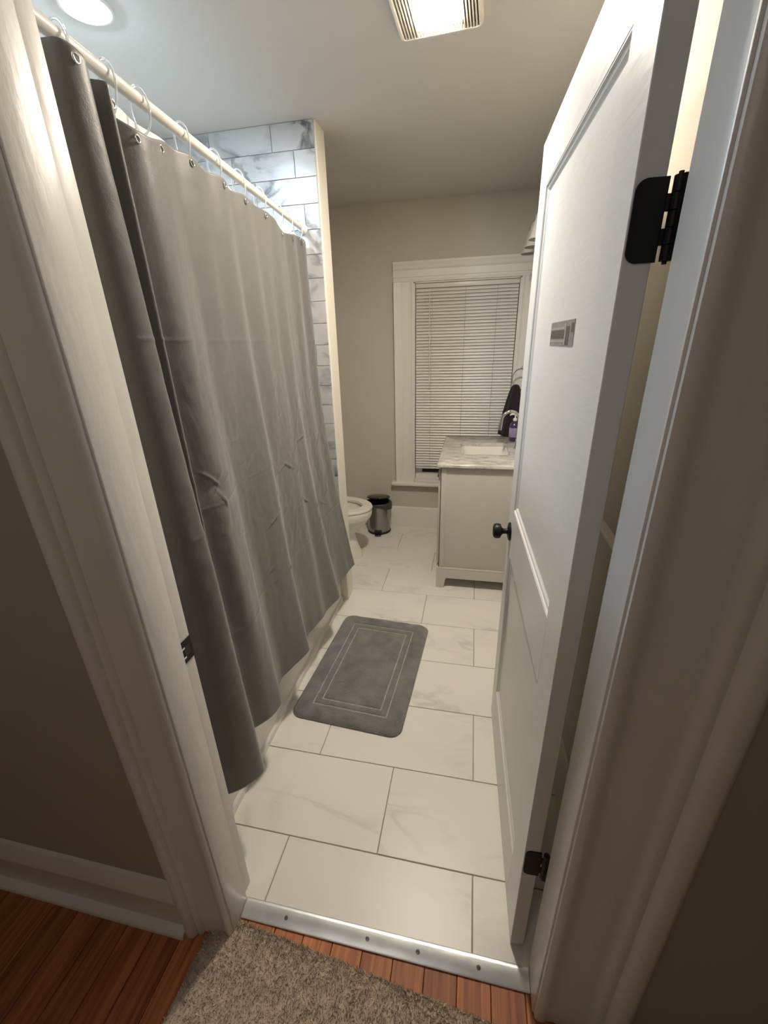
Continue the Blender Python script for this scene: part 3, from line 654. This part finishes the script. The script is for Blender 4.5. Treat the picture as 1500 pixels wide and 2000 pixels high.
rings(bm, [rrect(0, 0, shx + .012, shy + .012, .035, -.001), rrect(0, 0, shx + .012, shy + .012, .035, -.012), rrect(0, 0, shx - .02, shy - .02, .05, -.135), rrect(0, 0, shx - .055, shy - .055, .05, -.140), rrect(0, 0, shx - .055, shy - .055, .05, -.128), rrect(0, 0, shx - .035, shy - .035, .05, -.120), rrect(0, 0, shx - .008, shy - .008, .035, -.018), rrect(0, 0, shx - .002, shy - .002, .032, -.001), rrect(0, 0, shx + .012, shy + .012, .035, -.001)], False, False)
bmesh.ops.remove_doubles(bm, verts=bm.verts[:], dist=1e-6)
bm2 = rings(bmesh.new(), [rrect(0, 0, shx - .055, shy - .055, .05, -.140), rrect(0, 0, shx - .055, shy - .055, .05, -.128)]); merge(bm, bm2)
obj('bowl', bm, 'porcelain', sk_, 50)
o = obj('drain', lathe([(.022, -.128), (.021, -.1255), (.006, -.1255), (.0005, -.127)], 20), 'chrome', sk_, 40)
# faucet
fx, fy = .535, 2.345
fc = empty('sink_faucet', (fx, fy, CZ1)); tag(fc, 'chrome gooseneck faucet behind the basin', 'faucet')
obj('base', lathe([(.027, 0), (.027, .006), (.02, .014), (.015, .03), (.0145, .07), (.0005, .07)], 24), 'chrome', fc, 40)
pts = [(0, 0, .06), (0, 0, .15), (0, 0, .185)]
for i in range(1, 13):
    a = math.pi * i / 12; pts.append((-.056 + .056 * math.cos(a), 0, .185 + .062 * math.sin(a)))
pts += [(-.114, 0, .155), (-.117, 0, .125)]
obj('spout', tube(bmesh.new(), pts, .0098, 14), 'chrome', fc, 60)
obj('lever', tube(bmesh.new(), [(.0, .012, .05), (.0, .035, .058), (.0, .06, .085), (0, .072, .10)], [.007, .006, .0055, .006], 10), 'chrome', fc, 60)
# soap bottle
so = empty('soap_bottle', (.533, 2.60, CZ1 + .0005)); tag(so, 'purple pump soap bottle with white nozzle on the counter', 'bottle')
body = obj('body', lathe([(.0005, 0), (.030, 0), (.034, .004), (.035, .04), (.035, .10), (.032, .118), (.022, .132), (.013, .138), (.012, .146), (.0005, .146)], 28), 'soap', so, 40)
obj('label_band', lathe([(.0353, .03), (.0357, .031), (.0357, .094), (.0353, .095)], 28), 'soaplabel', so, 40)
obj('collar', lathe([(.0135, .142), (.0145, .144), (.0145, .158), (.008, .161), (.005, .163), (.005, .182), (.0005, .182)], 20), 'pump', so, 40)
bm = tube(bmesh.new(), [(.006, 0, .188), (-.006, 0, .190), (-.03, -.002, .188), (-.036, -.002, .180)], [.009, .009, .0055, .005], 12)
obj('nozzle', bm, 'pump', so, 50)
# towel ring and towel
tx, ty, tz_ = .562, 2.775, 1.272
tr_ = empty('towel_ring', (tx, ty, tz_)); tag(tr_, 'chrome towel ring on the wall holding the black towel', 'towel ring')
a0 = math.radians(40)
obj('loop', tube(bmesh.new(), [(.072 * math.cos(a0) * math.cos(2 * math.pi * i / 32), -.072 * math.sin(a0) * math.cos(2 * math.pi * i / 32), .072 * math.sin(2 * math.pi * i / 32)) for i in range(32)], .0048, 10, closed=True), 'chrome', tr_, 60)
obj('post', tube(bmesh.new(), [(0, 0, .072), (.0, 0, .080), (.03, 0, .084), (RIGHT - tx - .008, 0, .084)], [.008, .009, .009, .010], 14), 'chrome', tr_, 60)
obj('rosette', xform(lathe([(.026, 0), (.026, .004), (.02, .009), (.0005, .010)], 24), Matrix.Translation((RIGHT - tx - .0005, 0, .084)) @ Matrix.Rotation(-math.pi / 2, 4, 'Y')), 'chrome', tr_, 40)
tw = bmesh.new(); TR = []
for k in range(30):
    t = k / 29; z = 1.222 - t * (1.222 - .866)
    halfw = .030 + .055 * min(1, t * 1.25) ** .7; cxw = .532 - .022 * t; th_ = .019 + .006 * t
    ring_ = []
    for i in range(64):
        a = 2 * math.pi * i / 64; c_, s_ = math.cos(a), math.sin(a)
        e = lambda v, p: math.copysign(abs(v) ** p, v)
        X_ = halfw * e(c_, .7); Y_ = th_ * e(s_, .7) + .007 * math.sin(c_ * 7.5 + .8 * t) * (.4 + .6 * t)
        ring_.append((cxw + X_ * .92, ty - .006 + Y_ - X_ * .35, z + .004 * math.sin(c_ * 5) * t))
    TR.append(ring_)
for k, (sc, dz) in enumerate(((.55, .014), (.85, .008))):
    c0 = TR[0 + k * 0]; mx = sum(p[0] for p in c0) / 64; my = sum(p[1] for p in c0) / 64
    pass
c0 = TR[0]; mx = sum(p[0] for p in c0) / 64; my = sum(p[1] for p in c0) / 64; z0 = c0[0][2]
TR = [[(mx + (p[0] - mx) * .35, my + (p[1] - my) * .35, z0 + .016) for p in c0], [(mx + (p[0] - mx) * .8, my + (p[1] - my) * .8, z0 + .010) for p in c0]] + TR
rings(tw, TR)
tag(obj('hand_towel', tw, 'towel', None, 180), 'black hand towel hanging from the chrome ring beside the blind', 'towel')
# vanity light
vl = empty('vanity_light', (RIGHT, 2.33, 2.13)); tag(vl, 'wall light bar with frosted glass shades above the vanity, switched off', 'wall light')
obj('back_plate', B(-.022, -.001, -.27, .27, -.03, .03, bev=.005), 'chrome', vl, 40)
for y in (-.2, 0, .2):
    arm = obj('arm', tube(bmesh.new(), [(-.02, y, 0), (-.06, y, .012), (-.085, y, .02), (-.09, y, .0)], .007, 10), 'chrome', vl, 60)
    obj('socket', xform(lathe([(.0005, .02), (.018, .018), (.02, 0), (.02, -.02), (.0005, -.02)], 20), Matrix.Translation((-.09, y, 0))), 'chrome', arm, 40)
    obj('shade', xform(lathe([(.02, .012), (.026, 0), (.034, -.03), (.045, -.07), (.056, -.105), (.054, -.105), (.043, -.07), (.032, -.03), (.024, 0), (.018, .010)], 28), Matrix.Translation((-.09, y, -.008))), 'frost', vl, 40)

# ------------------------------------------------------------------ toilet (faces +x)
to = empty('toilet', (-.80, 2.29, 0)); tag(to, 'white porcelain toilet partly hidden behind the shower curtain', 'toilet')
def egg(cx, hx, hy, z, n=40, front=1.25):
    out = []
    for i in range(n):
        a = 2 * math.pi * i / n; c_, s_ = math.cos(a), math.sin(a)
        out.append((cx + (hx * front if c_ > 0 else hx) * c_, hy * s_, z))
    return out
obj('pedestal', rings(bmesh.new(), [egg(-.04, .232, .128, 0), egg(-.04, .232, .128, .02), egg(-.04, .222, .120, .05), egg(-.045, .200, .104, .14), egg(-.04, .190, .102, .20), egg(0, .20, .13, .25), egg(.02, .225, .165, .30), egg(.03, .235, .178, .335)]), 'porcelain', to, 60)
obj('bowl', rings(bmesh.new(), [egg(.03, .235, .178, .334), egg(.035, .24, .186, .36), egg(.035, .24, .187, .392), egg(.035, .235, .182, .402), egg(.035, .195, .142, .402), egg(.03, .185, .135, .385), egg(.02, .15, .105, .28), egg(-.01, .08, .06, .20)]), 'porcelain', to, 50)
obj('seat', rings(bmesh.new(), [egg(.035, .244, .190, .404), egg(.035, .246, .192, .414), egg(.035, .240, .186, .424), egg(.035, .185, .132, .424), egg(.035, .180, .128, .414), egg(.035, .183, .131, .404), egg(.035, .244, .190, .404)], False, False), 'porcelain', to, 50)
lid = rings(bmesh.new(), [egg(.035, .244, .190, 0), egg(.035, .246, .192, .008), egg(.035, .236, .182, .016), egg(.035, .1, .08, .019)])
ld = obj('lid', xform(lid, Matrix.Translation((-.225, 0, .424)) @ Matrix.Rotation(math.radians(-97), 4, 'Y') @ Matrix.Translation((.225, 0, 0))), 'porcelain', to, 50)
obj('tank', rings(bmesh.new(), [rrect(-.36, 0, .085, .20, .03, .36), rrect(-.36, 0, .095, .225, .03, .40), rrect(-.36, 0, .098, .235, .03, .74)]), 'porcelain', to, 50)
obj('tank_lid', rings(bmesh.new(), [rrect(-.36, 0, .105, .243, .03, .741), rrect(-.36, 0, .108, .246, .03, .765), rrect(-.36, 0, .10, .238, .03, .776)]), 'porcelain', to, 40)
obj('flush_lever', tube(bmesh.new(), [(-.262, -.16, .68), (-.245, -.16, .68), (-.240, -.15, .68), (-.238, -.10, .672)], .006, 8), 'chrome', to, 50)
obj('tank_shelf', rings(bmesh.new(), [rrect(-.30, 0, .15, .11, .03, .27), rrect(-.30, 0, .155, .16, .03, .36)]), 'porcelain', to, 50)

# ------------------------------------------------------------------ pedal bin
bi = empty('pedal_bin', (-.522, 2.782, 0)); tag(bi, 'small stainless pedal bin with lid ajar beside the toilet', 'trash can')
bi.rotation_euler = (0, 0, math.radians(6))
r_ = .098
obj('base_ring', lathe([(.0005, 0), (.098, 0), (.102, .004), (.102, .016), (.099, .02), (.0005, .02)], 40), 'blackplastic', bi, 40)
obj('body', lathe([(r_, .02), (r_, .262), (r_ - .002, .264), (r_ - .003, .262), (r_ - .003, .03)], 48), 'steel', bi, 40)
obj('inner_bucket', lathe([(r_ - .006, .03), (r_ - .006, .268), (r_ + .001, .270), (r_ + .001, .274), (r_ - .010, .275), (r_ - .014, .20), (r_ - .03, .06), (.0005, .06)], 40), 'blackplastic', bi, 40)
bg = bmesh.new(); RB = []
for k, (rr, zz) in enumerate(((.086, .215), (.094, .276), (.101, .279), (.1045, .27), (.105, .252))):
    ring_ = []
    for i in range(48):
        a = 2 * math.pi * i / 48; wv = noise.noise(Vector((math.cos(a) * 3, math.sin(a) * 3, k * .5)))
        right = max(0, math.cos(a + .25)); ring_.append(((rr + .003 * wv + .012 * right ** 3 * (k > 2)) * math.cos(a), (rr + .003 * wv + .004 * right * (k > 2)) * math.sin(a), zz + .006 * wv - .035 * right ** 2 * (k == 4)))
    RB.append(ring_)
rings(bg, RB, False, False); obj('bag_rim', bg, 'bag', bi, 180)
ldm = lathe([(.0005, .022), (.03, .0215), (.07, .018), (.093, .011), (.1, .004), (.1, -.006), (.097, -.006), (.097, 0), (.0005, .004)], 40)
obj('lid', xform(ldm, Matrix.Translation((0, .098, .284)) @ Matrix.Rotation(math.radians(-13), 4, 'X') @ Matrix.Translation((0, -.098, .008))), 'lidsteel', bi, 40)
obj('lid_hinge', B(-.03, .03, .094, .106, .235, .292, bev=.003), 'blackplastic', bi, 40)
pd = bmesh.new(); box(pd, -.034, .034, -.112, -.096, .008, .040, bev=.004)
obj('pedal_guard', pd, 'blackplastic', bi, 40)
obj('pedal', rings(bmesh.new(), [rrect(0, -.122, .026, .016, .012, .006), rrect(0, -.122, .027, .017, .012, .010), rrect(0, -.122, .024, .014, .011, .014)]), 'blackplastic', bi, 40)
